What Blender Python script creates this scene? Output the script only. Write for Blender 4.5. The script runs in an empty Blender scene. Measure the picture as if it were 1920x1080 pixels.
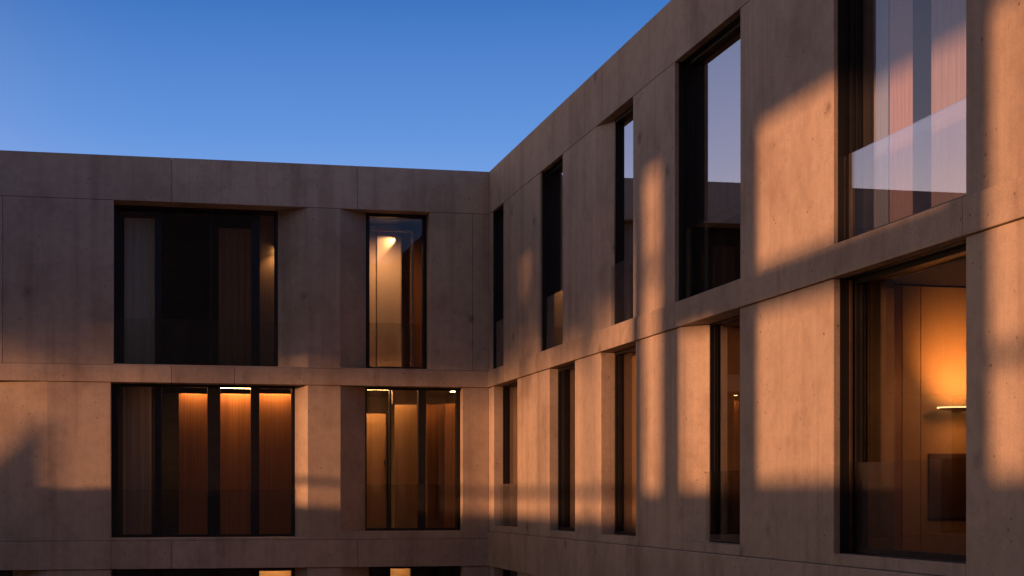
import bpy, bmesh, math, random
from mathutils import Vector
random.seed(7)
R = math.radians
scene = bpy.context.scene
COL = scene.collection

# ------------------------------------------------------------------ survey
# one surveyed station (the photographer's) gives the plan position of features
# that stand on a known plane: the left facade is the plane y=0, the right one x=0.
F, CX, D, PSI, YH, ZC = 3077.0, -6.303, 30.12, R(12.62), 932.0, 4.0
def _th(px): return PSI + math.atan((px-960)/F)
def LX(px, d=0.0): return CX + (D+d)*math.tan(_th(px))
def LZ(px, py, d=0.0): return ZC + (YH-py)/F*(D+d)/math.cos(_th(px))*math.cos(_th(px)-PSI)
def RY(px, d=0.0): return (d-CX)/math.tan(_th(px)) - D
def RZ(px, py, d=0.0): return ZC + (YH-py)/F*(d-CX)/math.sin(_th(px))*math.cos(_th(px)-PSI)

# ------------------------------------------------------------------ materials
def mat(name):
    m = bpy.data.materials.new(name); m.use_nodes = True
    nt = m.node_tree; nt.nodes.clear()
    o = nt.nodes.new('ShaderNodeOutputMaterial')
    return m, nt, o
def N(nt, t, **kw):
    n = nt.nodes.new(t)
    for k, v in kw.items():
        if k.startswith('i_'):
            key = k[2:]
            n.inputs[int(key) if key.isdigit() else key.replace('_', ' ')].default_value = v
        else: setattr(n, k, v)
    return n
def ramp(nt, stops, interp='LINEAR'):
    n = nt.nodes.new('ShaderNodeValToRGB'); cr = n.color_ramp; cr.interpolation = interp
    while len(cr.elements) > 1: cr.elements.remove(cr.elements[-1])
    cr.elements[0].position = stops[0][0]; cr.elements[0].color = stops[0][1]
    for p, c in stops[1:]:
        e = cr.elements.new(p); e.color = c
    return n
def g(v): return (v, v, v, 1)
def mapped(nt, scale, src):
    mp = N(nt, 'ShaderNodeMapping'); mp.inputs['Scale'].default_value = scale
    nt.links.new(src, mp.inputs['Vector']); return mp.outputs[0]
def mixc(nt, blend, fac, a, b):
    m = nt.nodes.new('ShaderNodeMix'); m.data_type = 'RGBA'; m.blend_type = blend
    for sock, v in ((m.inputs[0], fac), (m.inputs[6], a), (m.inputs[7], b)):
        if hasattr(v, 'links'): nt.links.new(v, sock)
        else: sock.default_value = v
    return m.outputs[2]

def concrete(name, base, vary=1.0):
    m, nt, o = mat(name); L = nt.links.new
    b = N(nt, 'ShaderNodeBsdfPrincipled', i_Roughness=0.82)
    b.inputs['Specular IOR Level'].default_value = 0.25
    geo = N(nt, 'ShaderNodeNewGeometry'); pos = geo.outputs['Position']
    info = N(nt, 'ShaderNodeObjectInfo')
    # cloudy tone
    n1 = N(nt, 'ShaderNodeTexNoise', i_Scale=0.9, i_Detail=6.0, i_Roughness=0.62); L(pos, n1.inputs['Vector'])
    r1 = ramp(nt, [(0.30, (.76,.73,.70,1)), (0.5, g(1.0)), (0.72, (1.10,1.10,1.08,1))]); L(n1.outputs[0], r1.inputs[0])
    # vertical formwork streaks
    n2 = N(nt, 'ShaderNodeTexNoise', i_Scale=1.0, i_Detail=5.0, i_Roughness=0.6); L(mapped(nt, (24, 24, 0.35), pos), n2.inputs['Vector'])
    r2 = ramp(nt, [(0.32, g(0.95)), (0.55, g(1.0)), (0.75, g(1.03))]); L(n2.outputs[0], r2.inputs[0])
    # fine grain
    n3 = N(nt, 'ShaderNodeTexNoise', i_Scale=55.0, i_Detail=4.0, i_Roughness=0.75); L(pos, n3.inputs['Vector'])
    r3 = ramp(nt, [(0.3, g(0.80)), (0.5, g(1.0)), (0.7, g(1.14))]); L(n3.outputs[0], r3.inputs[0])
    # bug holes
    v = N(nt, 'ShaderNodeTexVoronoi', i_Scale=7.5); L(pos, v.inputs['Vector'])
    vr = ramp(nt, [(0.0, g(0.0)), (0.075, g(0.1)), (0.115, g(1.0))]); L(v.outputs['Distance'], vr.inputs[0])
    nm = N(nt, 'ShaderNodeTexNoise', i_Scale=2.3, i_Detail=2.0); L(pos, nm.inputs['Vector'])
    mr = ramp(nt, [(0.47, g(1.0)), (0.55, g(0.0))]); L(nm.outputs[0], mr.inputs[0])
    holes = mixc(nt, 'LIGHTEN', 1.0, vr.outputs[0], mr.outputs[0])
    hc = mixc(nt, 'MIX', holes, g(0.36), g(1.0))
    # stains: few, larger and darker smudges
    v2 = N(nt, 'ShaderNodeTexVoronoi', i_Scale=1.0); L(pos, v2.inputs['Vector'])
    nd = N(nt, 'ShaderNodeTexNoise', i_Scale=14.0, i_Detail=4.0); L(pos, nd.inputs['Vector'])
    md = N(nt, 'ShaderNodeMath', operation='MULTIPLY_ADD'); L(nd.outputs[0], md.inputs[0]); md.inputs[1].default_value = 0.10; L(v2.outputs['Distance'], md.inputs[2])
    sr = ramp(nt, [(0.095, g(0.48)), (0.13, g(0.84)), (0.18, g(1.0))]); L(md.outputs[0], sr.inputs[0])
    c = mixc(nt, 'MULTIPLY', vary, (*base, 1), r1.outputs[0])
    c = mixc(nt, 'MULTIPLY', vary, c, r2.outputs[0])
    c = mixc(nt, 'MULTIPLY', 0.9, c, r3.outputs[0])
    c = mixc(nt, 'MULTIPLY', 1.0, c, hc)
    c = mixc(nt, 'MULTIPLY', 0.9, c, sr.outputs[0])
    # water staining below the ledges, long soft runs
    n5 = N(nt, 'ShaderNodeTexNoise', i_Scale=1.0, i_Detail=4.0, i_Roughness=0.55); L(mapped(nt, (3.1, 3.1, 0.16), pos), n5.inputs['Vector'])
    r5 = ramp(nt, [(0.34, (.80, .77, .75, 1)), (0.48, g(1.0)), (0.70, (1.05, 1.05, 1.04, 1))]); L(n5.outputs[0], r5.inputs[0])
    c = mixc(nt, 'MULTIPLY', 0.8, c, r5.outputs[0])
    # mid-size mottling
    n6 = N(nt, 'ShaderNodeTexNoise', i_Scale=6.5, i_Detail=5.0, i_Roughness=0.65); L(pos, n6.inputs['Vector'])
    r6 = ramp(nt, [(0.32, g(0.90)), (0.5, g(1.0)), (0.68, g(1.06))]); L(n6.outputs[0], r6.inputs[0])
    c = mixc(nt, 'MULTIPLY', 1.0, c, r6.outputs[0])
    # panel to panel tone
    rr = ramp(nt, [(0.0, g(0.90)), (1.0, g(1.06))]); L(info.outputs['Random'], rr.inputs[0])
    c = mixc(nt, 'MULTIPLY', 1.0, c, rr.outputs[0])
    L(c, b.inputs['Base Color'])
    bp = N(nt, 'ShaderNodeBump', i_Strength=0.35, i_Distance=0.006)
    h = mixc(nt, 'MULTIPLY', 1.0, n3.outputs[0], holes); L(h, bp.inputs['Height'])
    bp2 = N(nt, 'ShaderNodeBump', i_Strength=0.12, i_Distance=0.01); L(n2.outputs[0], bp2.inputs['Height']); L(bp.outputs[0], bp2.inputs['Normal'])
    L(bp2.outputs[0], b.inputs['Normal'])
    L(b.outputs[0], o.inputs[0]); return m

def plain(name, base, rough=0.6, metal=0.0, noise=0.12, scale=6.0, spec=0.4):
    m, nt, o = mat(name); L = nt.links.new
    b = N(nt, 'ShaderNodeBsdfPrincipled', i_Roughness=rough, i_Metallic=metal)
    b.inputs['Specular IOR Level'].default_value = spec
    geo = N(nt, 'ShaderNodeNewGeometry')
    n = N(nt, 'ShaderNodeTexNoise', i_Scale=scale, i_Detail=4.0); L(geo.outputs['Position'], n.inputs['Vector'])
    r = ramp(nt, [(0.3, g(1-noise)), (0.7, g(1+noise))]); L(n.outputs[0], r.inputs[0])
    L(mixc(nt, 'MULTIPLY', 1.0, (*base, 1), r.outputs[0]), b.inputs['Base Color'])
    L(b.outputs[0], o.inputs[0]); return m

def streaky(name, a, bcol, freq=38.0, rough=0.5, spec=0.35):
    m, nt, o = mat(name); L = nt.links.new
    b = N(nt, 'ShaderNodeBsdfPrincipled', i_Roughness=rough); b.inputs['Specular IOR Level'].default_value = spec
    geo = N(nt, 'ShaderNodeNewGeometry')
    n = N(nt, 'ShaderNodeTexNoise', i_Scale=1.0, i_Detail=7.0, i_Roughness=0.7)
    L(mapped(nt, (freq, freq, 0.5), geo.outputs['Position']), n.inputs['Vector'])
    r = ramp(nt, [(0.30, (*a, 1)), (0.70, (*bcol, 1))]); L(n.outputs[0], r.inputs[0])
    L(r.outputs[0], b.inputs['Base Color'])
    bp = N(nt, 'ShaderNodeBump', i_Strength=0.2, i_Distance=0.004); L(n.outputs[0], bp.inputs['Height']); L(bp.outputs[0], b.inputs['Normal'])
    L(b.outputs[0], o.inputs[0]); return m

def glass(name, tint, ior=1.7, boost=0.0, wave=0.0):
    m, nt, o = mat(name); L = nt.links.new
    t = N(nt, 'ShaderNodeBsdfTransparent'); t.inputs[0].default_value = (*tint, 1)
    gl = N(nt, 'ShaderNodeBsdfGlossy'); gl.inputs['Roughness'].default_value = 0.0
    gl.inputs[0].default_value = (0.95, 0.95, 0.97, 1)
    # Schlick reflectance of a thin pane, the same from either side
    r0 = ((ior-1)/(ior+1))**2*1.8
    ge = N(nt, 'ShaderNodeNewGeometry')
    dp = N(nt, 'ShaderNodeVectorMath', operation='DOT_PRODUCT'); L(ge.outputs['Normal'], dp.inputs[0]); L(ge.outputs['Incoming'], dp.inputs[1])
    ab = N(nt, 'ShaderNodeMath', operation='ABSOLUTE'); L(dp.outputs['Value'], ab.inputs[0])
    om = N(nt, 'ShaderNodeMath', operation='SUBTRACT'); om.inputs[0].default_value = 1.0; L(ab.outputs[0], om.inputs[1])
    pw = N(nt, 'ShaderNodeMath', operation='POWER'); L(om.outputs[0], pw.inputs[0]); pw.inputs[1].default_value = 5.0
    fr = N(nt, 'ShaderNodeMath', operation='MULTIPLY_ADD'); L(pw.outputs[0], fr.inputs[0]); fr.inputs[1].default_value = 1-r0; fr.inputs[2].default_value = r0
    if wave:
        geo = N(nt, 'ShaderNodeNewGeometry')
        n = N(nt, 'ShaderNodeTexNoise', i_Scale=0.55, i_Detail=1.0); L(geo.outputs['Position'], n.inputs['Vector'])
        bp = N(nt, 'ShaderNodeBump', i_Strength=wave, i_Distance=0.02); L(n.outputs[0], bp.inputs['Height'])
        L(bp.outputs[0], gl.inputs['Normal'])
    ad = N(nt, 'ShaderNodeMath', operation='ADD', use_clamp=True); L(fr.outputs[0], ad.inputs[0]); ad.inputs[1].default_value = boost
    mx = N(nt, 'ShaderNodeMixShader'); L(ad.outputs[0], mx.inputs[0]); L(t.outputs[0], mx.inputs[1]); L(gl.outputs[0], mx.inputs[2])
    L(mx.outputs[0], o.inputs[0]); return m

def emit(name, col, s):
    m, nt, o = mat(name)
    e = N(nt, 'ShaderNodeEmission'); e.inputs[0].default_value = (*col, 1); e.inputs[1].default_value = s
    nt.links.new(e.outputs[0], o.inputs[0]); return m

def cloth(name, base, trans=0.4):
    m, nt, o = mat(name); L = nt.links.new
    geo = N(nt, 'ShaderNodeNewGeometry')
    n = N(nt, 'ShaderNodeTexNoise', i_Scale=1.0, i_Detail=5.0); L(mapped(nt, (60, 60, 1.5), geo.outputs['Position']), n.inputs['Vector'])
    r = ramp(nt, [(0.3, g(0.85)), (0.7, g(1.1))]); L(n.outputs[0], r.inputs[0])
    c = mixc(nt, 'MULTIPLY', 1.0, (*base, 1), r.outputs[0])
    d = N(nt, 'ShaderNodeBsdfDiffuse'); t = N(nt, 'ShaderNodeBsdfTranslucent')
    L(c, d.inputs[0]); L(c, t.inputs[0])
    mx = N(nt, 'ShaderNodeMixShader', i_0=trans); L(d.outputs[0], mx.inputs[1]); L(t.outputs[0], mx.inputs[2])
    L(mx.outputs[0], o.inputs[0]); return m

M = {
 'conc': concrete('board_marked_concrete', (0.43, 0.345, 0.262)),
 'conc2': concrete('far_concrete', (0.40, 0.31, 0.25)),
 'metal': plain('dark_bronze_metal', (0.012, 0.011, 0.011), 0.45, 0.3, 0.2),
 'liner': plain('black_metal_lining', (0.009, 0.008, 0.008), 0.5, 0.2, 0.2),
 'bronze': plain('warm_bronze_metal', (0.16, 0.085, 0.045), 0.4, 0.6, 0.15),
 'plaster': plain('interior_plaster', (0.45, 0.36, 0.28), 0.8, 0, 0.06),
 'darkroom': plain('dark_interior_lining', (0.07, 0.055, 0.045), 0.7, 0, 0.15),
 'floor': streaky('oak_floor', (0.10, 0.055, 0.03), (0.18, 0.10, 0.055), 14),
 'wood': streaky('red_brown_timber', (0.20, 0.075, 0.026), (0.36, 0.15, 0.055), 38),
 'paleoak': streaky('pale_oak', (0.42, 0.27, 0.15), (0.56, 0.38, 0.23), 30),
 'warmwall': plain('ochre_wall_plaster', (0.42, 0.28, 0.16), 0.8, 0, 0.10, 60),
 'darkwood': streaky('dark_timber', (0.06, 0.03, 0.015), (0.12, 0.06, 0.03), 38),
 'nichewall': plain('warm_white_plaster', (0.60, 0.47, 0.36), 0.8, 0, 0.05, 30),
 'amberoak': streaky('amber_oak', (0.27, 0.15, 0.07), (0.38, 0.22, 0.11), 34),
 'ochre': cloth('ochre_blind', (0.36, 0.235, 0.10), 0.35),
 'sheer': cloth('brown_sheer', (0.27, 0.165, 0.10), 0.35),
 'grey': cloth('grey_curtain', (0.66, 0.66, 0.54), 0.25),
 'greylilac': cloth('grey_lilac_curtain', (0.34, 0.27, 0.26), 0.3),
 'pink': cloth('pale_pink_curtain', (0.62, 0.46, 0.44), 0.2),
 'blue': cloth('pale_blue_curtain', (0.42, 0.50, 0.66), 0.2),
 'lilac': cloth('lilac_curtain', (0.58, 0.49, 0.51), 0.2),
 'glassL': glass('clear_glass', (0.82, 0.79, 0.74), 1.32),
 'glassC': glass('curtain_wall_glass', (0.86, 0.85, 0.84), 1.62, 0.0, 0.03),
 'glassR': glass('coated_glass', (0.55, 0.53, 0.50), 2.1, 0.22, 0.04),
 'glassW': glass('warm_tinted_glass', (0.52, 0.43, 0.33), 1.45),
 'glassO': glass('blind_window_glass', (0.80, 0.74, 0.62), 1.35),
 'glassB': glass('balustrade_glass', (0.90, 0.90, 0.88), 1.2),
 'glassBR': glass('reflective_balustrade_glass', (0.93, 0.93, 0.93), 1.75, 0.06, 0.02),
 'led': emit('warm_strip_light', (1.0, 0.53, 0.20), 95.0),
 'ledsoft': emit('warm_strip_light_soft', (1.0, 0.55, 0.22), 24.0),
 'rim': emit('glowing_lamp_rim', (1.0, 0.70, 0.36), 4.0),
 'faint': emit('faint_lamp', (1.0, 0.6, 0.3), 1.0),
 'bulb': emit('warm_bulb', (1.0, 0.60, 0.27), 30.0),
 'bark': plain('bark', (0.07, 0.05, 0.035), 0.9, 0, 0.4, 9),
 'leaf': plain('leaves', (0.06, 0.09, 0.03), 0.7, 0, 0.3, 3),
 'paving': plain('warm_bounce_paving', (0.58, 0.33, 0.19), 0.85, 0, 0.2, 1.3),  # unseen ground, coloured orange so it bounces warm light onto the walls
}

# ------------------------------------------------------------------ mesh tools
class MB:
    """collects faces of one object, in world metres"""
    def __init__(s): s.v = []; s.f = []
    def poly_prism(s, pts, z0, z1):
        n = len(pts); k = len(s.v)
        s.v += [(x, y, z0) for x, y in pts] + [(x, y, z1) for x, y in pts]
        s.f.append(tuple(range(k, k+n))); s.f.append(tuple(range(k+n, k+2*n)))
        for i in range(n):
            j = (i+1) % n
            s.f.append((k+i, k+j, k+n+j, k+n+i))
        return s
    def box(s, x0, x1, y0, y1, z0, z1):
        return s.poly_prism([(x0, y0), (x1, y0), (x1, y1), (x0, y1)], z0, z1)
    def quad(s, a, b, c, d):
        k = len(s.v); s.v += [a, b, c, d]; s.f.append((k, k+1, k+2, k+3)); return s
    def build(s, name, m, parent=None, bevel=0.0, recalc=True, smooth=False):
        me = bpy.data.meshes.new(name)
        # origin at the centre of the mesh's footprint, at its lowest point
        xs = [p[0] for p in s.v]; ys = [p[1] for p in s.v]; zs = [p[2] for p in s.v]
        o = Vector(((min(xs)+max(xs))/2, (min(ys)+max(ys))/2, min(zs)))
        me.from_pydata([(x-o.x, y-o.y, z-o.z) for x, y, z in s.v], [], s.f)
        if recalc:
            bm = bmesh.new(); bm.from_mesh(me); bmesh.ops.recalc_face_normals(bm, faces=bm.faces); bm.to_mesh(me); bm.free()
        me.materials.append(m)
        if smooth:
            for p in me.polygons: p.use_smooth = True
        ob = bpy.data.objects.new(name, me); COL.objects.link(ob)
        place(ob, o, parent)
        if bevel:
            b = ob.modifiers.new('edge', 'BEVEL'); b.width = bevel; b.segments = 2; b.limit_method = 'ANGLE'
        return ob
WORLD = {}
def place(ob, o, parent):
    o = Vector(o); WORLD[ob.name] = o
    if parent is not None:
        ob.parent = parent; ob.location = o - WORLD[parent.name]
    else: ob.location = o
def thing(name, label, cat, loc, group=None):
    o = bpy.data.objects.new(name, None); o.empty_display_size = 0.3; COL.objects.link(o)
    place(o, loc, None); o['label'] = label; o['category'] = cat
    if group: o['group'] = group
    return o
def tag(o, label, cat, group=None):
    o['label'] = label; o['category'] = cat
    if group: o['group'] = group
    return o

# facade helpers: u runs along the facade, d goes into the wall
class Side:
    def __init__(s, right): s.right = right
    def p(s, u, d): return (d, u) if s.right else (u, d)
    def prism(s, mb, pts, z0, z1): return mb.poly_prism([s.p(u, d) for u, d in pts], z0, z1)
    def box(s, mb, u0, u1, d0, d1, z0, z1): return s.prism(mb, [(u0, d0), (u1, d0), (u1, d1), (u0, d1)], z0, z1)
    def v(s, u, d, z): x, y = s.p(u, d); return (x, y, z)
LEFT, RIGHT = Side(False), Side(True)
T = 0.62          # wall thickness
G = 0.0028         # half of a panel joint

ROOF, HEAD2, SILL2, HEAD1, HEAD0 = 10.10, 9.30, 6.36, 6.05, 2.71

wingL = thing('building_wing', 'concrete wing on the left, seen nearly square on, with warmly lit wide windows', 'building', (-6.0, 2.5, 0))
wingR = thing('building_wing', 'concrete wing on the right running towards the viewer, narrow windows, patches of orange sunlight', 'building', (2.5, -12.0, 0))

def opening(u0, u1, i0=None, i1=None, d=0.3, z0=None, z1=None, dl=None, **kw):
    """front edges u0<u1, edges at the glass i0<i1, glass depth d"""
    return dict(u0=u0, u1=u1, i0=u0 if i0 is None else i0, i1=u1 if i1 is None else i1, d=d, z0=z0, z1=z1, **kw)

def storey(side, root, ops, umin, umax, zb, zt, joints=()):
    """piers between the openings, butted between two bands"""
    ops = sorted(ops, key=lambda o: o['u0'])
    edges = [(umin, umin, 0.2, None)]
    cur = (umin, umin, 0.2)
    bounds = []
    for o in ops:
        bounds.append((cur, (o['u0'], o['i0'], o['d'], o.get('sd'))))
        cur = (o['u1'], o['i1'], o['d'])
    bounds.append((cur, (umax, umax, 0.2, None)))
    for (a, ai, ad), (b, bi, bd, sd) in bounds:
        cuts = [a] + [j for j in joints if a+0.05 < j < b-0.05] + [b]
        for k in range(len(cuts)-1):
            l, r = cuts[k], cuts[k+1]
            gl = G if k > 0 else 0; gr = G if k < len(cuts)-2 else 0
            pts = [(l+gl, 0), (r-gr, 0)]
            if k == len(cuts)-2:
                if sd: pts += [(bi, sd), (bi, T)]
                elif abs(bi-b) > 1e-4: pts += [(bi, bd), (bi, T)]
                else: pts += [(b, T)]
            else: pts += [(r-gr, T)]
            if k == 0:
                if abs(ai-a) > 1e-4: pts += [(ai, T), (ai, ad)]
                else: pts += [(l, T)]
            else: pts += [(l+gl, T)]
            mb = MB(); side.prism(mb, pts, zb+G, zt-G)
            mb.build('pier', M['conc'], root, bevel=0.006)

def band(side, root, name, u0, u1, z0, z1, joints=(), d0=0.0):
    cuts = [u0] + sorted(j for j in joints if u0 < j < u1) + [u1]
    for k in range(len(cuts)-1):
        mb = MB(); side.box(mb, cuts[k]+(G if k else 0), cuts[k+1]-(G if k < len(cuts)-2 else 0), d0, T, z0, z1)
        mb.build(name, M['conc'], root, bevel=0.007)

def window(side, root, o, gl, mull=(), fw=0.055, liner=None, cl=0.0, bal='glassB', baltop=None, balgap=0.08, fmat='metal', side_w=(None, None)):
    """frame (the part's own mesh), mullions, panes, black lining, glass balustrade"""
    i0, i1, d, z0, z1 = o['i0'], o['i1'], o['d'], o['z0'], o['z1']
    fl = side_w[0] or fw; frr = side_w[1] or fw
    e = -0.003
    i0 += e; i1 -= e; z0 += e; z1 -= e
    mb = MB()
    side.box(mb, i0, i0+fl, d, d+0.12, z0, z1)
    side.box(mb, i1-frr, i1, d, d+0.12, z0, z1)
    side.box(mb, i0+fl, i1-frr, d+0.003, d+0.117, z0, z0+fw)
    side.box(mb, i0+fl, i1-frr, d+0.003, d+0.117, z1-fw, z1)
    # inner bead
    side.box(mb, i0+fl, i0+fl+0.014, d+0.045, d+0.09, z0+fw, z1-fw)
    side.box(mb, i1-frr-0.014, i1-frr, d+0.045, d+0.09, z0+fw, z1-fw)
    w = mb.build('window', M[fmat], root, bevel=0.003)
    cuts = [i0+fl]
    for c, mw in mull:
        m2 = MB(); side.box(m2, c-mw/2, c+mw/2, d+0.006, d+0.114, z0+fw, z1-fw); m2.build('mullion', M['metal'], w, bevel=0.003)
        cuts += [c-mw/2, c+mw/2]
    cuts.append(i1-frr)
    for k in range(0, len(cuts), 2):
        p = MB(); p.quad(side.v(cuts[k], d+0.065, z0+fw), side.v(cuts[k+1], d+0.065, z0+fw), side.v(cuts[k+1], d+0.065, z1-fw), side.v(cuts[k], d+0.065, z1-fw))
        p.build('pane', M[gl], w, recalc=False)
    if liner:
        c0 = liner; t = 0.012
        m3 = MB()
        if liner > 0:
            side.box(m3, o['u0']+0.003, o['u0']+t, c0, d, z0, z1)
            side.box(m3, o['u1']-t, o['u1']-0.003, c0, d, z0, z1)
            side.box(m3, o['u0']+t, o['u1']-t, c0+0.04, d, z1-t, z1)
            side.box(m3, o['u0']+t, o['u1']-t, c0+0.02, d, z0, z0+t)
        m3.build('reveal_lining', M['liner'], w, bevel=0.002)
    if bal:
        bt = baltop if baltop else z0 + 0.87
        ud, t = d-0.055, 0.012
        m4 = MB()
        a, b = o['i0']+0.02, o['i1']-0.02
        side.box(m4, a, b, ud, ud+t, z0+0.02, bt)
        m4.build('balustrade', M[bal], w)
    return w

def sill(side, root, o, zj, proud=0.0):
    mb = MB()
    if o['z0'] - zj > 0.012:
        pts = [(o['u0']+0.003, -proud), (o['u1']-0.003, -proud), (o['i1']-0.003 if abs(o['i1']-o['u1'])>1e-4 else o['u1']-0.003, o['d']), (o['i1']-0.003, T-0.01), (o['i0']+0.003, T-0.01), (o['i0']+0.003, o['d'])]
        side.prism(mb, pts, zj+G, o['z0'])
        mb.build('sill', M['conc'], root, bevel=0.005)

# ------------------------------------------------------------------ LEFT WING
umin, umax = -14.0, 0.0
Lup = [
  opening(-6.84, -3.39, LX(214, .52), LX(521, .52), .52, SILL2+.02, HEAD2+.006),
  opening(-2.79, -1.13, LX(686, .36), LX(800, .36), .36, SILL2+.02, HEAD2+.006),
]
Llo = [
  opening(-12.4, -7.98, -12.3, -9.0, .14, 3.28, HEAD1+.006),
  opening(-6.89, -3.39, -6.885, LX(553, .36), .36, 3.27, HEAD1+.006),
  opening(-2.79, -0.505, LX(685, .28), LX(863, .28), .28, 3.37, HEAD1+.006),
]
Lgr = [
  opening(-12.4, -7.98, -12.3, -8.6, .40, 0.2, HEAD0+.006),
  opening(-6.89, -3.39, -6.87, LX(553, .36), .36, 0.2, HEAD0+.006),
  opening(-2.79, -0.505, LX(692, .28), LX(863, .28), .28, 0.2, HEAD0+.006),
]
band(LEFT, wingL, 'parapet', umin, umax-.002, HEAD2+G, ROOF, (LX(322), LX(670)))
storey(LEFT, wingL, Lup, umin, umax-.002, SILL2, HEAD2, (LX(5), LX(886)))
band(LEFT, wingL, 'floor_band', umin, umax-.002, HEAD1+G, SILL2-G, (LX(322), LX(440)), -.03)
ZJL = 3.22
storey(LEFT, wingL, Llo, umin, umax-.002, ZJL, HEAD1)
band(LEFT, wingL, 'spandrel', umin, umax-.002, HEAD0+G, ZJL-G, (LX(208), LX(322), LX(670)), -.03)
storey(LEFT, wingL, Lgr, umin, umax-.002, 0.0, HEAD0)
for o in Lup: sill(LEFT, wingL, o, SILL2-G)
for o in Llo: sill(LEFT, wingL, o, ZJL)
for o in Lgr: sill(LEFT, wingL, o, 0.0)
mb = MB(); mb.box(umin, -.004, .06, .45, HEAD2+.03, ROOF-.03); mb.build('parapet_core', M['conc2'], wingL)
mb = MB(); mb.box(umin, 0.0, T+.02, 6.0, ROOF-.55, ROOF-.35); mb.build('roof', M['conc2'], wingL)
mb = MB(); mb.box(umin, 0.0, 6.0, 6.3, 0, ROOF); mb.build('rear_wall', M['conc2'], wingL)
mb = MB(); mb.box(umin-.4, umin, 0.0, 6.3, 0, ROOF); mb.build('end_wall', M['conc2'], wingL)

# ------------------------------------------------------------------ RIGHT WING
vmin, vmax = -24.0, T
SR = 3.47
Rup = [
  opening(RY(944), RY(923), d=.10, z0=SILL2+.01, z1=HEAD2+.006),
  opening(RY(1055), RY(1013), d=.12, z0=SILL2+.01, z1=HEAD2+.006),
  opening(RY(1187), RY(1117), i1=RY(1152, .14), d=.14, z0=SILL2+.01, z1=HEAD2+.006),
  opening(RY(1388), RY(1265), d=.15, z0=SILL2+.01, z1=HEAD2+.006),
  opening(RY(1811), RY(1563), d=.15, z0=SILL2+.01, z1=HEAD2+.006),
  opening(-22.9, -20.6, d=.30, z0=SILL2+.01, z1=HEAD2+.006),
]
Rlo = [
  opening(RY(970), RY(926), d=.17, z0=SR, z1=HEAD1+.006),
  opening(RY(1078), RY(1030), d=.14, z0=SR, z1=HEAD1+.006),
  opening(RY(1192), RY(1127), d=.20, z0=SR, z1=HEAD1+.006),
  opening(RY(1387), RY(1277), i1=RY(1311, .1), d=.23, z0=SR, z1=HEAD1+.006, sd=.10),
  opening(RY(1811), RY(1563), d=.20, z0=SR, z1=HEAD1+.006),
  opening(-22.9, -20.6, d=.30, z0=SR, z1=HEAD1+.006),
]
Rgr = [
  opening(RY(970), RY(926), d=.17, z0=.2, z1=HEAD0+.006),
  opening(RY(1078), RY(1030), d=.14, z0=.2, z1=HEAD0+.006),
  opening(RY(1192), RY(1127), d=.20, z0=.2, z1=HEAD0+.006),
  opening(RY(1387), RY(1277), d=.23, z0=.2, z1=HEAD0+.006),
  opening(RY(1811), RY(1563), d=.30, z0=.2, z1=HEAD0+.006),
]
ZJR = 3.36
band(RIGHT, wingR, 'parapet', vmin, vmax, HEAD2+G, ROOF, (RY(1217), RY(1700)))
storey(RIGHT, wingR, Rup, vmin, vmax, SILL2, HEAD2)
band(RIGHT, wingR, 'floor_band', vmin, vmax, HEAD1+G, SILL2-G, (RY(1390), RY(1811)), -.03)
storey(RIGHT, wingR, Rlo, vmin, vmax, ZJR, HEAD1, (RY(1010),))
band(RIGHT, wingR, 'spandrel', vmin, vmax, HEAD0+G, ZJR-G, (RY(1085), RY(1560), RY(1811)), -.035)
storey(RIGHT, wingR, Rgr, vmin, vmax, 0.0, HEAD0)
for o in Rup: sill(RIGHT, wingR, o, SILL2-G)
for o in Rlo: sill(RIGHT, wingR, o, ZJR)
for o in Rgr: sill(RIGHT, wingR, o, 0.0)
mb = MB(); mb.box(.06, .45, vmin, .45, HEAD2+.03, ROOF-.03); mb.build('parapet_core', M['conc2'], wingR)
mb = MB(); mb.box(T+.02, 6.0, vmin, 6.3, ROOF-.55, ROOF-.35); mb.build('roof', M['conc2'], wingR)
mb = MB(); mb.box(6.0, 6.3, vmin, 6.3, 0, ROOF); mb.build('rear_wall', M['conc2'], wingR)
mb = MB(); mb.box(0.0, 6.3, vmin-.4, vmin-.002, 0, ROOF); mb.build('end_wall', M['conc2'], wingR)
mb = MB(); mb.box(0.0, 6.3, 6.302, 6.7, 0, ROOF); mb.build('end_wall', M['conc2'], wingR)
mb = MB(); mb.box(0.0, 0.3, T+.01, 6.0, 0, ROOF-.6); mb.build('party_wall', M['conc2'], wingR)

# ------------------------------------------------------------------ WINDOWS
def lm(a, b, d): return ((LX(a, d)+LX(b, d))/2, LX(b, d)-LX(a, d))
window(LEFT, wingL, Lup[0], 'glassL', [lm(290, 303, .55), lm(394.5, 397.5, .55), lm(472, 487, .55)], side_w=(.10, .05))
window(LEFT, wingL, Lup[1], 'glassL', fw=.065)
window(LEFT, wingL, Llo[0], 'glassL', [(-10.6, .1)])
window(LEFT, wingL, Llo[1], 'glassL', [lm(290, 303, .4), lm(389, 413, .4), lm(470, 486, .4)], side_w=(.10, .055))
window(LEFT, wingL, Llo[2], 'glassL', [lm(730, 733.5, .3), lm(784, 798, .3)], side_w=(.02, .07))
window(LEFT, wingL, Lgr[0], 'glassL', [(-10.6, .1)], bal=False)
window(LEFT, wingL, Lgr[1], 'glassL', [lm(290, 303, .4), lm(389, 413, .4), lm(470, 486, .4)], bal=False)
window(LEFT, wingL, Lgr[2], 'glassL', [lm(729, 732, .3), lm(770, 798, .3)], bal=False)

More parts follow.
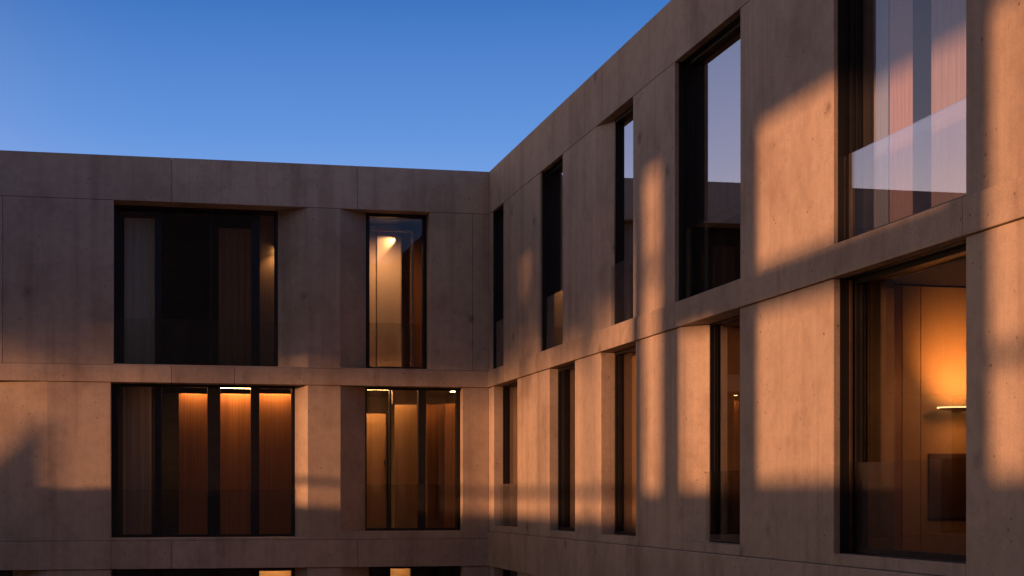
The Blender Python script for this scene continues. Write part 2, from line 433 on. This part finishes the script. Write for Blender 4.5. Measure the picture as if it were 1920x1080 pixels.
window(RIGHT, wingR, Rup[0], 'glassR', liner=.02)
window(RIGHT, wingR, Rup[1], 'glassR', liner=.03)
window(RIGHT, wingR, Rup[2], 'glassR', fw=.06)
window(RIGHT, wingR, Rup[3], 'glassR', liner=.05, fw=.06)
window(RIGHT, wingR, Rup[4], 'glassC', liner=.04, fw=.07, baltop=7.19, bal='glassBR')
window(RIGHT, wingR, Rup[5], 'glassR', liner=.06, fw=.07)
window(RIGHT, wingR, Rlo[0], 'glassO', fw=.03, baltop=4.24)
window(RIGHT, wingR, Rlo[1], 'glassO', [(RY(1062, .2), .03)], fw=.06, bal=False)
window(RIGHT, wingR, Rlo[2], 'glassO', fw=.05, bal=False)
window(RIGHT, wingR, Rlo[3], 'glassW', fw=.03, baltop=4.3)
wL5 = window(RIGHT, wingR, Rlo[4], 'glassW', liner=.06, fw=.06, baltop=4.32, fmat='metal')
window(RIGHT, wingR, Rlo[5], 'glassW', liner=.06, fw=.06)
for o in Rgr: window(RIGHT, wingR, o, 'glassW', bal=False)
# bronze trim strip standing between lining and frame
o = Rlo[4]; mb = MB(); RIGHT.box(mb, o['u1']-.034, o['u1']-.016, .15, .175, o['z0']+.02, o['z1']-.02); mb.build('trim_strip', M['bronze'], wL5)

# ------------------------------------------------------------------ ROOMS
def room(side, root, u0, u1, d0, d1, z0, z1, wallm='plaster'):
    mb = MB()
    a = lambda u, d, z: side.v(u, d, z)
    mb.quad(a(u0, d1, z0), a(u1, d1, z0), a(u1, d1, z1), a(u0, d1, z1))
    mb.quad(a(u0, d0, z0), a(u0, d1, z0), a(u0, d1, z1), a(u0, d0, z1))
    mb.quad(a(u1, d0, z0), a(u1, d1, z0), a(u1, d1, z1), a(u1, d0, z1))
    mb.quad(a(u0, d0, z1), a(u1, d0, z1), a(u1, d1, z1), a(u0, d1, z1))
    w = mb.build('room', M[wallm], root)
    f = MB(); f.quad(a(u0, d0, z0), a(u1, d0, z0), a(u1, d1, z0), a(u0, d1, z0)); f.build('room_floor', M['floor'], w)
    return w
e = .001
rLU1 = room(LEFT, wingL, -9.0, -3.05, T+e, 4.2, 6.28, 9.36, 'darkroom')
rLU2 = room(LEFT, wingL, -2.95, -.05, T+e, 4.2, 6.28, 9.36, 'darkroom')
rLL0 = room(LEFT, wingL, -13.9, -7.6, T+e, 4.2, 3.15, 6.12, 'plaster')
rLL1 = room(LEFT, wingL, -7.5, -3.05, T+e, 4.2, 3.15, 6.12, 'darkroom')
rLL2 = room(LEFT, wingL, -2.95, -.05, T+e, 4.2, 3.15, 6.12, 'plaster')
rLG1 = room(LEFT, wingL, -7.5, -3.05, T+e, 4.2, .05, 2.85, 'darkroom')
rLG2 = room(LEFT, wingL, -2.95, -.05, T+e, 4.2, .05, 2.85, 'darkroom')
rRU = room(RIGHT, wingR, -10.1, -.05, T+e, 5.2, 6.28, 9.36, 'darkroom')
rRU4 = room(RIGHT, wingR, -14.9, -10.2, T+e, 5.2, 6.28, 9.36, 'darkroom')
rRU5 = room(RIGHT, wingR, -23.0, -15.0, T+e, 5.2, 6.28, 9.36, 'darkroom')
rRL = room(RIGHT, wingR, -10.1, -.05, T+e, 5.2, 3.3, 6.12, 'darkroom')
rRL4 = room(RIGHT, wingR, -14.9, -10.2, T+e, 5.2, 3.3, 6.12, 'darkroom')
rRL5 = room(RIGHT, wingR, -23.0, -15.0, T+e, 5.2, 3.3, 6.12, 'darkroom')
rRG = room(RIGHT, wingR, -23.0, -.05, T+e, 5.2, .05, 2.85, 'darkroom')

def panel(side, par, name, u0, u1, d, z0, z1, m, t=.04):
    mb = MB(); side.box(mb, u0, u1, d, d+t, z0, z1); return mb.build(name, M[m], par, bevel=.004)

def curtain(side, label, u0, u1, d, z0, z1, m, folds=9, amp=.03, group=None):
    n = max(16, folds*8); mb = MB(); ph = random.random()*6
    for i in range(n+1):
        t = i/n; u = u0+(u1-u0)*t
        w = amp*(math.sin(t*folds*2*math.pi+ph)+.35*math.sin(t*folds*4.7*math.pi+1.3*ph))
        mb.v += [side.v(u, d+w, z0), side.v(u, d+w*.8, z1)]
    for i in range(n): mb.f.append((2*i, 2*i+2, 2*i+3, 2*i+1))
    ob = mb.build('curtain', M[m], None, recalc=False, smooth=True)
    return tag(ob, label, 'curtain', group)

def strip_light(side, label, u0, u1, d0, d1, z, m='led', h=.009, group='strip lights in the left wing'):
    t = thing('strip_light', label, 'light', (*side.p((u0+u1)/2, (d0+d1)/2), z), group)
    mb = MB(); side.box(mb, u0, u1, d0, d1, z-h, z); mb.build('diffuser', M[m], t)
    mb = MB(); side.box(mb, u0-.01, u1+.01, d0-.01, d1+.01, z+.001, z+.02); mb.build('housing', M['metal'], t)
    return t

# --- upper left wide window: dark room, grey curtain, warm lamp at the right end
curtain(LEFT, 'grey-green full length curtain behind the leftmost pane of the dark upper wide window', LX(233, .78), LX(290, .78), .78, 6.40, 9.12, 'grey', 4, .008)
curtain(LEFT, 'thin brown curtain in the third pane of the dark upper wide window', LX(410, .82), LX(474, .82), .82, 6.40, 9.0, 'sheer', 5, .008)
panel(LEFT, rLU1, 'partition', LX(484, 1.3), -3.06, 1.3, 6.29, 9.35, 'paleoak', .06)
t = thing('wall_lamp', 'small warm downlight glowing at the right end of the dark upper wide window', 'lamp', (LX(518, 1.2), 1.2, 8.72))
lx = LX(518, 1.2)
mb = MB(); mb.poly_prism([(lx+.045*math.cos(a*math.pi/6), 1.2+.045*math.sin(a*math.pi/6)) for a in range(12)], 8.72, 8.92); mb.build('lamp_shade', M['metal'], t)
mb = MB(); mb.poly_prism([(lx+.035*math.cos(a*math.pi/6), 1.2+.035*math.sin(a*math.pi/6)) for a in range(12)], 8.705, 8.718); mb.build('bulb', M['bulb'], t)
WALL_LAMP = (t, lx)

# --- upper narrow window: pale oak niche with a raking spot
d1 = 1.0
xa, xb = LX(776, d1), LX(771, d1)
zt = LZ(740, 431, d1)
mb = MB(); mb.box(xb, xa, d1, d1+.08, 6.30, zt); mb.build('niche_side', M['plaster'], rLU2, bevel=.003)
mb = MB(); mb.box(-2.93, xb-.001, d1, d1+.08, zt-.03, zt); mb.build('niche_head', M['plaster'], rLU2, bevel=.003)
d2 = 1.9
zt2 = 9.35
panel(LEFT, rLU2, 'niche_back', LX(707, d2), LX(751, d2), d2, 6.30, zt2, 'nichewall', .3)
panel(LEFT, rLU2, 'niche_back', -2.93, LX(706, d2), d2+.10, 6.30, zt2, 'nichewall', .2)
panel(LEFT, rLU2, 'niche_rear', LX(752, d2), -.06, d2+.45, 6.30, zt2, 'wood', .04)
panel(LEFT, rLU2, 'niche_edge', LX(750, d2), LX(752.5, d2), d2-.03, 6.30, 9.12, 'plaster', .028)
t = thing('spotlight', 'dark wedge shaped spotlight raking warm light across the wall in the narrow upper window', 'lamp', (LX(748, d2), d2-.12, LZ(748, 442, d2)))
px, pz = LX(748, d2), LZ(748, 441, d2)
mb = MB(); k = len(mb.v)
mb.v += [(px-.16, d2-.16, pz+.06), (px+.08, d2-.16, pz+.06), (px+.02, d2-.16, pz), (px-.16, d2-.02, pz+.06), (px+.08, d2-.02, pz+.06), (px+.02, d2-.02, pz)]
mb.f += [(0, 1, 2), (3, 4, 5), (0, 1, 4, 3), (1, 2, 5, 4), (2, 0, 3, 5)]
mb.build('housing', M['metal'], t)
def spot(name, par, loc, target, energy, size, blend=.6, col=(1, .60, .28), rad=.02):
    l = bpy.data.lights.new(name, 'SPOT'); l.energy = energy; l.spot_size = R(size); l.spot_blend = blend; l.color = col; l.shadow_soft_size = rad
    ob = bpy.data.objects.new(name, l); COL.objects.link(ob)
    place(ob, loc, par); ob.rotation_euler = (Vector(target)-Vector(loc)).to_track_quat('-Z', 'Y').to_euler()
    return ob
spot('lamp_and_fill_spot', t, (px+.03, d2-.09, pz-.03), (px-.36, d2, pz-.22), 62, 54, .9, (1, .60, .30), .015)
spot('lamp_and_fill_spot', t, (px-.35, d2-.75, 8.9), (px-.35, d2, 8.1), 46, 130, 1.0, (1, .52, .24), .08)  # added wide fill for the niche, has no fixture
spot('lamp_and_fill_spot', t, (px-.7, d2-.4, 9.2), (px-.5, d1+.2, 7.0), 30, 130, 1.0, (1, .52, .24), .05)  # another added fill, brightens the niche frame
strip_light(LEFT, 'added warm fill strip low in the oak niche of the narrow upper window', LX(712, d2), LX(745, d2), d2-.55, d2-.47, 6.36, 'led')  # added strip that fills the niche with warm light from below

spot('lamp_and_fill_spot', WALL_LAMP[0], (WALL_LAMP[1], 1.14, 8.69), (WALL_LAMP[1]-.16, 1.3, 7.9), 9, 95, 1.0, (1, .55, .26))
# --- lower wide window: three timber panels lit from strips above
d = 1.55
mb = MB(); mb.box(LX(230.5, .62), LX(237, .62), .58, .62, 3.3, 6.0); mb.build('timber_post', M['paleoak'], rLL1, bevel=.003)
curtain(LEFT, 'grey lilac curtain behind the leftmost pane of the lit lower wide window', LX(238, .72), LX(284, .72), .72, 3.2, 6.05, 'greylilac', 3, .004)
for a, b, dd in ((335, 399, d), (404, 473, d+.12), (478, 556, d)):
    panel(LEFT, rLL1, 'timber_panel', LX(a, dd), LX(b, dd), dd, 3.17, LZ(a, 738, dd), 'wood', .05)
for a, b, dd, w, zz in ((338, 392, d, 'second', 6.11), (412, 472, d+.12, 'third', 6.082), (484, 550, d, 'fourth', 6.10)):
    strip_light(LEFT, 'warm strip light above the timber in the %s pane of the lower wide window' % w, LX(a, dd-.22), LX(b, dd-.22), dd-.15, dd-.08, zz)
# --- lower right window of the left wing: door, oak panel, strips
d = 1.5
panel(LEFT, rLL2, 'bulkhead', LX(735, d-.4), LX(783, d-.4), d-.42, LZ(750, 757, d-.4), 6.115, 'plaster', .05)
dr = panel(LEFT, rLL2, 'door', LX(640, d), LX(724, d), d, 3.17, LZ(700, 776, d), 'amberoak', .045)
panel(LEFT, dr, 'door_handle', LX(722, d)-.02, LX(722, d), d-.05, LZ(722, 872, d), LZ(722, 862, d), 'metal', .04)
panel(LEFT, rLL2, 'door_jamb', LX(725, d), LX(729, d), d-.03, 3.17, LZ(700, 774, d), 'metal', .08)
panel(LEFT, rLL2, 'oak_panel', LX(739, d), LX(781, d), d-.1, 3.17, LZ(750, 760, d), 'amberoak', .05)
panel(LEFT, rLL2, 'timber_panel', LX(800, d+.2), LX(834, d+.2), d+.2, 3.17, LZ(820, 757, d), 'wood', .05)
panel(LEFT, rLL2, 'timber_panel', LX(834.5, d), LX(870, d), d, 3.17, LZ(850, 757, d), 'wood', .05)
strip_light(LEFT, 'long warm strip light over the door inside the lower window nearest the corner', LX(660, d-.3), LX(731, d-.3), d-.36, d-.26, 6.068)
strip_light(LEFT, 'short warm strip light over the pale oak panel beside the lit doorway', LX(744, d-.25), LX(772, d-.25), d-.22, d-.16, 6.09, 'led')
strip_light(LEFT, 'short warm strip light in the right pane of the doorway window', LX(846, d-.2), LX(857, d-.2), d-.45, d-.08, 6.06, 'ledsoft')
# --- ground storey, only its heads show
d = 1.2
panel(LEFT, rLG1, 'timber_panel', LX(484, d), LX(553, d), d, .06, 2.6, 'paleoak', .05)
strip_light(LEFT, 'warm strip light in the ground floor window below the lit wide window', LX(486, d-.25), LX(548, d-.25), d-.3, d-.2, 2.72, 'ledsoft')
panel(LEFT, rLG2, 'timber_panel', LX(729, d), LX(771, d), d, .06, 2.7, 'paleoak', .05)
strip_light(LEFT, 'warm strip light in the ground floor window nearest the corner', LX(732, d-.25), LX(768, d-.25), d-.3, d-.2, 2.75, 'ledsoft')

# --- right wing, lower row: ochre blinds and dark rooms
curtain(RIGHT, 'ochre blind in the lower window beside the inside corner', RY(970), RY(926), .42, 3.5, 6.05, 'ochre', 8, .008, 'ochre blinds in the right wing')
curtain(RIGHT, 'ochre blind in the second lower window of the right wing from the corner', RY(1085), RY(1030), .42, 3.5, 6.05, 'ochre', 8, .008, 'ochre blinds in the right wing')
curtain(RIGHT, 'ochre blind in the third lower window of the right wing from the corner', RY(1200), RY(1127), .45, 3.5, 6.05, 'ochre', 8, .008, 'ochre blinds in the right wing')
py = -10.75
for a, b in ((1334, 1349), (1351, 1370), (1372, 1392)):
    q = MB(); q.box(LX(a, py), LX(b, py), py, py+.04, 3.32, LZ(1360, 735, py)); q.build('timber_panel', M['darkwood'], rRL4, bevel=.004)
t = strip_light(LEFT, 'tiny lit lamp deep in the dark fourth lower window of the right wing', LX(1379, py-.1), LX(1388, py-.1), py-.11, py-.09, LZ(1383, 768, py-.1), 'faint', h=.01, group='lamps in the right wing')
t2 = strip_light(LEFT, 'faint lamp at the left edge of the dark fourth lower window of the right wing', LX(1333, py-.1), LX(1338, py-.1), py-.12, py-.08, LZ(1336, 752, py-.1), 'faint', h=.03, group='lamps in the right wing')

# big lower right window
pw = -15.0                                     # partition of the big room, nearly facing the viewer
def wpanel(name, a, b, y, z0, z1, m, t=.04):
    q = MB(); q.box(LX(a, y), LX(b, y), y, y+t, z0, z1); return q.build(name, M[m], rRL5, bevel=.004)
wpanel('wall_panel', 1727, 1900, pw-.05, 3.32, 6.1, 'warmwall')
wpanel('wall_panel', 1692, 1726, pw-.07, 3.32, 6.1, 'warmwall')
wpanel('timber_panel', 1650, 1691, pw-.10, 3.32, 6.1, 'wood')
wpanel('timber_panel', 1742, 1900, pw-.075, LZ(1742, 972, pw-.075), LZ(1742, 850, pw-.075), 'darkwood', .024)
curtain(RIGHT, 'brown sheer curtain at the left side of the big lamp-lit lower window', RY(1650, .55), RY(1618, .55), .55, 3.5, 6.06, 'sheer', 7, .018)
yl = pw-.05-.22
u = LX(1812, yl); zl = LZ(1800, 766, yl)
t = thing('wall_lamp', 'bowl shaped uplight glowing on the wall inside the big lower right window', 'lamp', (u, yl, zl), 'lamps in the right wing')
mb = MB(); ns = 28; rl = u-LX(1759, yl)
for r_, z_ in [(.06, -.03), (.5, -.024), (.85, -.012), (.96, 0.0)]:
    for i in range(ns): mb.v.append((u+rl*r_*math.cos(2*math.pi*i/ns), yl+.18*r_*math.sin(2*math.pi*i/ns), zl+z_))
for j in range(3):
    for i in range(ns): mb.f.append((j*ns+i, j*ns+(i+1) % ns, (j+1)*ns+(i+1) % ns, (j+1)*ns+i))
mb.build('bowl', M['bronze'], t, smooth=True)
mb = MB(); mb.poly_prism([(u+rl*math.cos(2*math.pi*i/ns), yl+.19*math.sin(2*math.pi*i/ns)) for i in range(ns)], zl+.001, zl+.013); mb.build('diffuser', M['rim'], t)
mb = MB(); mb.box(u-.05, u+.05, yl+.19, pw-.052, zl-.008, zl+.0005); mb.build('wall_bracket', M['metal'], t)
spot('lamp_and_fill_spot', t, (u+.02, yl-.42, zl+.10), (u, pw, zl+.50), 150, 80, 1.0, (1, .42, .12), .05)
spot('lamp_and_fill_spot', t, (u, yl-.12, zl-.10), (u, pw, zl-.5), 7, 120, 1.0, (1, .45, .15), .05)
spot('lamp_and_fill_spot', t, (u-.1, yl-.9, zl+.3), (u-1.2, pw, zl-.6), 30, 150, 1.0, (1, .45, .15), .1)  # added warm fill aimed at the panels left of the lamp

# upper big window: pale curtains
for a, b, m, lab in ((1630, 1666, 'blue', 'pale blue curtain at the left edge of the big upper right window'),
                     (1668, 1711, 'pink', 'pale pink curtain left of the dark gap in the big upper right window'),
                     (1746, 1830, 'lilac', 'lilac curtain at the right edge of the big upper right window')):
    curtain(RIGHT, lab, RY(b, .40), RY(a, .40), .40, 6.40, 9.28, m, 6, .006, 'curtains of the big upper right window')

curtain(RIGHT, 'added brown curtain imitating the reflected wing in the tall upper window that mirrors the sky', RY(1392, .42), RY(1312, .42), .42, 6.40, 9.28, 'sheer', 7, .012)  # added cloth, its brown stands in for the wing mirrored in the glass

curtain(RIGHT, 'added dark brown curtain dimming the second upper window of the right wing from the corner', RY(1060, .40), RY(1020, .40), .40, 6.40, 9.28, 'sheer', 6, .012)  # added to cover a bright patch behind this pane

# ------------------------------------------------------------------ COURTYARD
mb = MB(); n = 24; S = 900.0
mb.quad((-S, -S, 0), (S, -S, 0), (S, S, 0), (-S, S, 0)); gnd = mb.build('ground', M['paving']); gnd['kind'] = 'structure'

# ------------------------------------------------------------------ OPPOSITE WING (loggia screen on the west side)
SX, TA, TE = -14.4, 0.36, 0.065
def sv(Y): return Y + SX*TA                      # foot of the sun ray that reaches the right facade at Y
def svl(X): return (SX-X)*TA                     # ... that reaches the left facade at X
def sz(z, X=0.0): return z + (X-SX)*TE
scr = thing('loggia_wing', 'open concrete loggia wing closing the courtyard opposite the right wing', 'building', (SX, -14, 0))
holes = [
  (sv(-18.15), sv(-13.82), sz(4.18), sz(5.95)), (sv(-18.15), sv(-13.82), sz(6.43), sz(7.92)),
  (sv(-23.5), sv(-18.71), sz(4.18), sz(5.02)), (sv(-23.5), sv(-18.71), sz(5.15), sz(7.75)),
  (sv(-12.6), sv(-11.24), sz(4.12), sz(6.02)),
  (sv(-10.95), sv(-9.62), sz(4.08), sz(8.2)),
  (sv(-9.45), svl(-.25), sz(3.70), sz(8.1)),
  (svl(-.25), svl(-5.0), sz(3.68, -2.5), sz(6.50, -2.5)),
  (svl(-5.0), svl(-7.0), sz(4.2, -7.4), sz(7.05, -6.5)),
  (svl(-7.0), svl(-10.5), sz(4.2, -8.3), sz(7.25, -8.3)),
]
vs = sorted({-34.0, .0-.01} | {h[0] for h in holes} | {h[1] for h in holes})
zs = sorted({0.0, 11.5} | {h[2] for h in holes} | {h[3] for h in holes})
mb = MB()
for i in range(len(vs)-1):
    run = None
    for j in range(len(zs)-1):
        cv, cz = (vs[i]+vs[i+1])/2, (zs[j]+zs[j+1])/2
        solid = not any(h[0] < cv < h[1] and h[2] < cz < h[3] for h in holes)
        if solid and run is None: run = zs[j]
        if run is not None and (not solid or j == len(zs)-2):
            mb.box(SX-.35, SX, vs[i], vs[i+1], run, zs[j] if not solid else zs[j+1]); run = None
mb.build('wall', M['conc2'], scr)
# added unseen sloping wall, there to cast the slanted shadow on the left facade
PX = SX-11.0
def pv(X): return (PX-X)*TA
def pz(z, X): return z + (X-PX)*TE
k0, k1 = pv(-7.88), pv(-10.5)
mb = MB(); x0, x1 = PX-.25, PX
mb.v += [(x0, k0, 0), (x0, k1, 0), (x0, k1, pz(3.75, -10.5)), (x0, k0, pz(5.46, -7.88)), (x1, k0, 0), (x1, k1, 0), (x1, k1, pz(3.75, -10.5)), (x1, k0, pz(5.46, -7.88))]
mb.f += [(0, 1, 2, 3), (4, 5, 6, 7), (0, 1, 5, 4), (1, 2, 6, 5), (2, 3, 7, 6), (3, 0, 4, 7)]
sp = mb.build('slant_shadow_wall', M['conc2'], None); tag(sp, 'added sloping concrete wall beyond the loggia, casting the slanted shadow', 'wall'); sp['kind'] = 'thing'
def gv(Y): return Y + PX*TA
gp = thing('sun_strip_frame', 'added slender concrete portal frame standing beyond the loggia', 'occluder', (PX, gv(-10.2), 0))  # added unseen frame, its shadow softens and breaks the sun strip
for a, b in ((-11.25, -10.52), (-9.80, -9.35)):
    mb = MB(); mb.box(PX-.2, PX, gv(a), gv(b), 0, pz(9.0, 0)); mb.build('post', M['conc2'], gp)
for a, b in ((6.78, 6.98), (8.15, 9.0)):
    mb = MB(); mb.box(PX-.2, PX, gv(-10.52), gv(-9.80), pz(a, 0), pz(b, 0)); mb.build('crossbar', M['conc2'], gp)
mb = MB(); mb.box(SX-.2, SX-.14, sv(-9.45), svl(-5.0), sz(4.03), sz(4.15)); mb.build('handrail', M['metal'], scr)
mb = MB(); mb.box(SX-4, SX-.36, -34, -.05, 5.6-1.2, 5.6-1.0); mb.build('loggia_floor', M['conc2'], scr)

# trees beyond the loggia
def tree(label, x, y, h, cr, cb, nl):
    t = thing('tree', label, 'tree', (x, y, 0), 'trees beyond the loggia')
    mb = MB()
    def limb(a, b, r0, r1, n=7):
        a = Vector(a); b = Vector(b); ax = (b-a).normalized(); u = ax.orthogonal().normalized(); w = ax.cross(u); k = len(mb.v)
        for c, r_ in ((a, r0), (b, r1)):
            for i in range(n):
                q = c+u*(r_*math.cos(2*math.pi*i/n))+w*(r_*math.sin(2*math.pi*i/n)); mb.v.append(tuple(q))
        for i in range(n): mb.f.append((k+i, k+(i+1) % n, k+n+(i+1) % n, k+n+i))
    limb((x, y, 0), (x+.1, y, h*.5), .13, .11); limb((x+.1, y, h*.5), (x, y+.1, h*.85), .11, .03)
    for i in range(9):
        a = i*2.4; z0 = h*(.58+.03*i)
        limb((x, y, z0), (x+cr*.8*math.cos(a), y+cr*.8*math.sin(a), z0+h*.18), .09, .02)
    mb.build('trunk', M['bark'], t)
    mb = MB(); rnd = random.Random(int(abs(x*7+y*3)))
    clumps = []
    for i in range(64):
        a = rnd.random()*2*math.pi; zz = rnd.random()**1.5; rr = cr*math.sqrt(rnd.random())*(1-abs(zz-.25)*.8)
        clumps.append((x+rr*math.cos(a), y+rr*math.sin(a), cb+zz*(h-cb), .5+rnd.random()*.9))
    for i in range(nl):
        cx, cy, cz, cr_ = rnd.choice(clumps)
        v = Vector((rnd.gauss(0, 1), rnd.gauss(0, 1), rnd.gauss(0, .8))).normalized()*cr_*rnd.random()**.4
        p = Vector((cx, cy, cz))+v
        a = Vector((rnd.uniform(-1, 1), rnd.uniform(-1, 1), rnd.uniform(-1, 1))).normalized(); b = a.orthogonal().normalized(); s = rnd.uniform(.09, .2)
        mb.quad(tuple(p-a*s-b*s*.6), tuple(p+a*s-b*s*.6), tuple(p+a*s+b*s*.6), tuple(p-a*s+b*s*.6))
    mb.build('crown', M['leaf'], t, recalc=False)
TX = -40.0
for i, (X, Y) in enumerate(((-5.2, 0), (0, -1.5), (0, -5.3), (0, -8.7))):
    vy = (Y + TX*TA) if X == 0 else (TX-X)*TA
    zb = 6.55 + 40*TE
    tree(['broad leafy tree beyond the loggia, northmost', 'leafy tree beyond the loggia, second from the north', 'leafy tree beyond the loggia, third from the north', 'leafy tree beyond the loggia, southmost'][i], TX-1.5*i, vy, 17.0, 3.0, zb-(.08, -.30, -.45, -.45)[i], (9500, 4600, 3800, 3800)[i])

# neighbour to the south, behind the viewer (seen only as a reflection)
nb = thing('neighbouring_building', 'plain concrete building with flat roof on the south side of the courtyard', 'building', (-6, -58, 0))
mb = MB(); mb.box(-40, 30, -62, -55, 0, 16.3); mb.build('wall', M['conc2'], nb)
mb = MB(); mb.box(-30, 2.5, -66, -54.9, 0, 27); mb.build('dark_reflection_block', M['conc2'], nb)  # added tall block so the left windows mirror dark wall instead of sky
for i in range(8, 13):
    for j in range(4):
        q = MB(); q.box(-36+5*i, -33.6+5*i, -55.03, -54.98, 1.2+3.6*j, 3.6+3.6*j); q.build('window', M['metal'], nb)

# ------------------------------------------------------------------ SUN AND SKY
TO = Vector((1.0, TA, -TE)).normalized()
sun = bpy.data.lights.new('sun', 'SUN'); sun.energy = 4.6; sun.angle = R(1.15); sun.color = (1.0, 0.435, 0.205)
so = bpy.data.objects.new('sun', sun); COL.objects.link(so); so.rotation_euler = TO.to_track_quat('-Z', 'Y').to_euler(); so.location = (-40, -20, 30)

w = bpy.data.worlds.new('World'); scene.world = w; w.use_nodes = True
nt = w.node_tree; nt.nodes.clear(); L = nt.links.new
out = nt.nodes.new('ShaderNodeOutputWorld'); bg = nt.nodes.new('ShaderNodeBackground')
sky = nt.nodes.new('ShaderNodeTexSky'); sky.sky_type = 'NISHITA'; sky.sun_disc = False
sky.sun_elevation = math.asin(-TO.z); sky.sun_rotation = math.atan2(-TO.x, -TO.y)
tc = nt.nodes.new('ShaderNodeTexCoord'); sep = nt.nodes.new('ShaderNodeSeparateXYZ'); L(tc.outputs['Generated'], sep.inputs[0])
cool = ramp(nt, [(0.0, (.30, .36, .60, 1)), (.17, (.19, .36, .78, 1)), (.215, (.10, .265, .69, 1)), (.29, (.028, .15, .50, 1)), (.45, (.03, .10, .34, 1)), (.7, (.13, .13, .20, 1)), (1.0, (.20, .17, .20, 1))])
warm = ramp(nt, [(0.0, (1.0, .50, .22, 1)), (.12, (1.6, 1.05, .72, 1)), (.2, (.85, .68, .72, 1)), (.3, (.42, .42, .58, 1)), (.45, (.12, .15, .30, 1)), (.7, (.15, .14, .20, 1)), (1.0, (.20, .17, .20, 1))])
L(sep.outputs[2], cool.inputs[0]); L(sep.outputs[2], warm.inputs[0])
dv = nt.nodes.new('ShaderNodeVectorMath'); dv.operation = 'DOT_PRODUCT'; L(tc.outputs['Generated'], dv.inputs[0]); dv.inputs[1].default_value = (-1.0, 0.0, 0)
mr = nt.nodes.new('ShaderNodeMapRange'); mr.interpolation_type = 'SMOOTHSTEP'; L(dv.outputs['Value'], mr.inputs[0]); mr.inputs[1].default_value = -.02; mr.inputs[2].default_value = .70
mx = mixc(nt, 'MIX', mr.outputs[0], cool.outputs[0], warm.outputs[0])
ns_ = mixc(nt, 'MULTIPLY', 1.0, sky.outputs[0], g(.02))
tot = mixc(nt, 'ADD', 1.0, mx, ns_)
L(tot, bg.inputs[0]); bg.inputs[1].default_value = 1.0
L(bg.outputs[0], out.inputs[0])

# ------------------------------------------------------------------ CAMERA
cam = bpy.data.cameras.new('camera'); cam.sensor_width = 36; cam.lens = 36*F/1920; cam.shift_y = (YH-540)/1920; cam.clip_end = 3000; cam.clip_start = .1
co = bpy.data.objects.new('camera', cam); COL.objects.link(co); co.location = (CX, -D, ZC); co.rotation_euler = (R(90), 0, -PSI)
scene.camera = co

scene.render.engine = 'CYCLES'
scene.view_settings.view_transform = 'Standard'; scene.view_settings.look = 'None'; scene.view_settings.exposure = 0
c = scene.cycles
c.use_denoising = True
try: c.denoiser = 'OPENIMAGEDENOISE'
except Exception: pass
c.max_bounces = 8; c.diffuse_bounces = 4; c.glossy_bounces = 4; c.transparent_max_bounces = 12
c.caustics_reflective = False; c.caustics_refractive = False; c.sample_clamp_indirect = 6
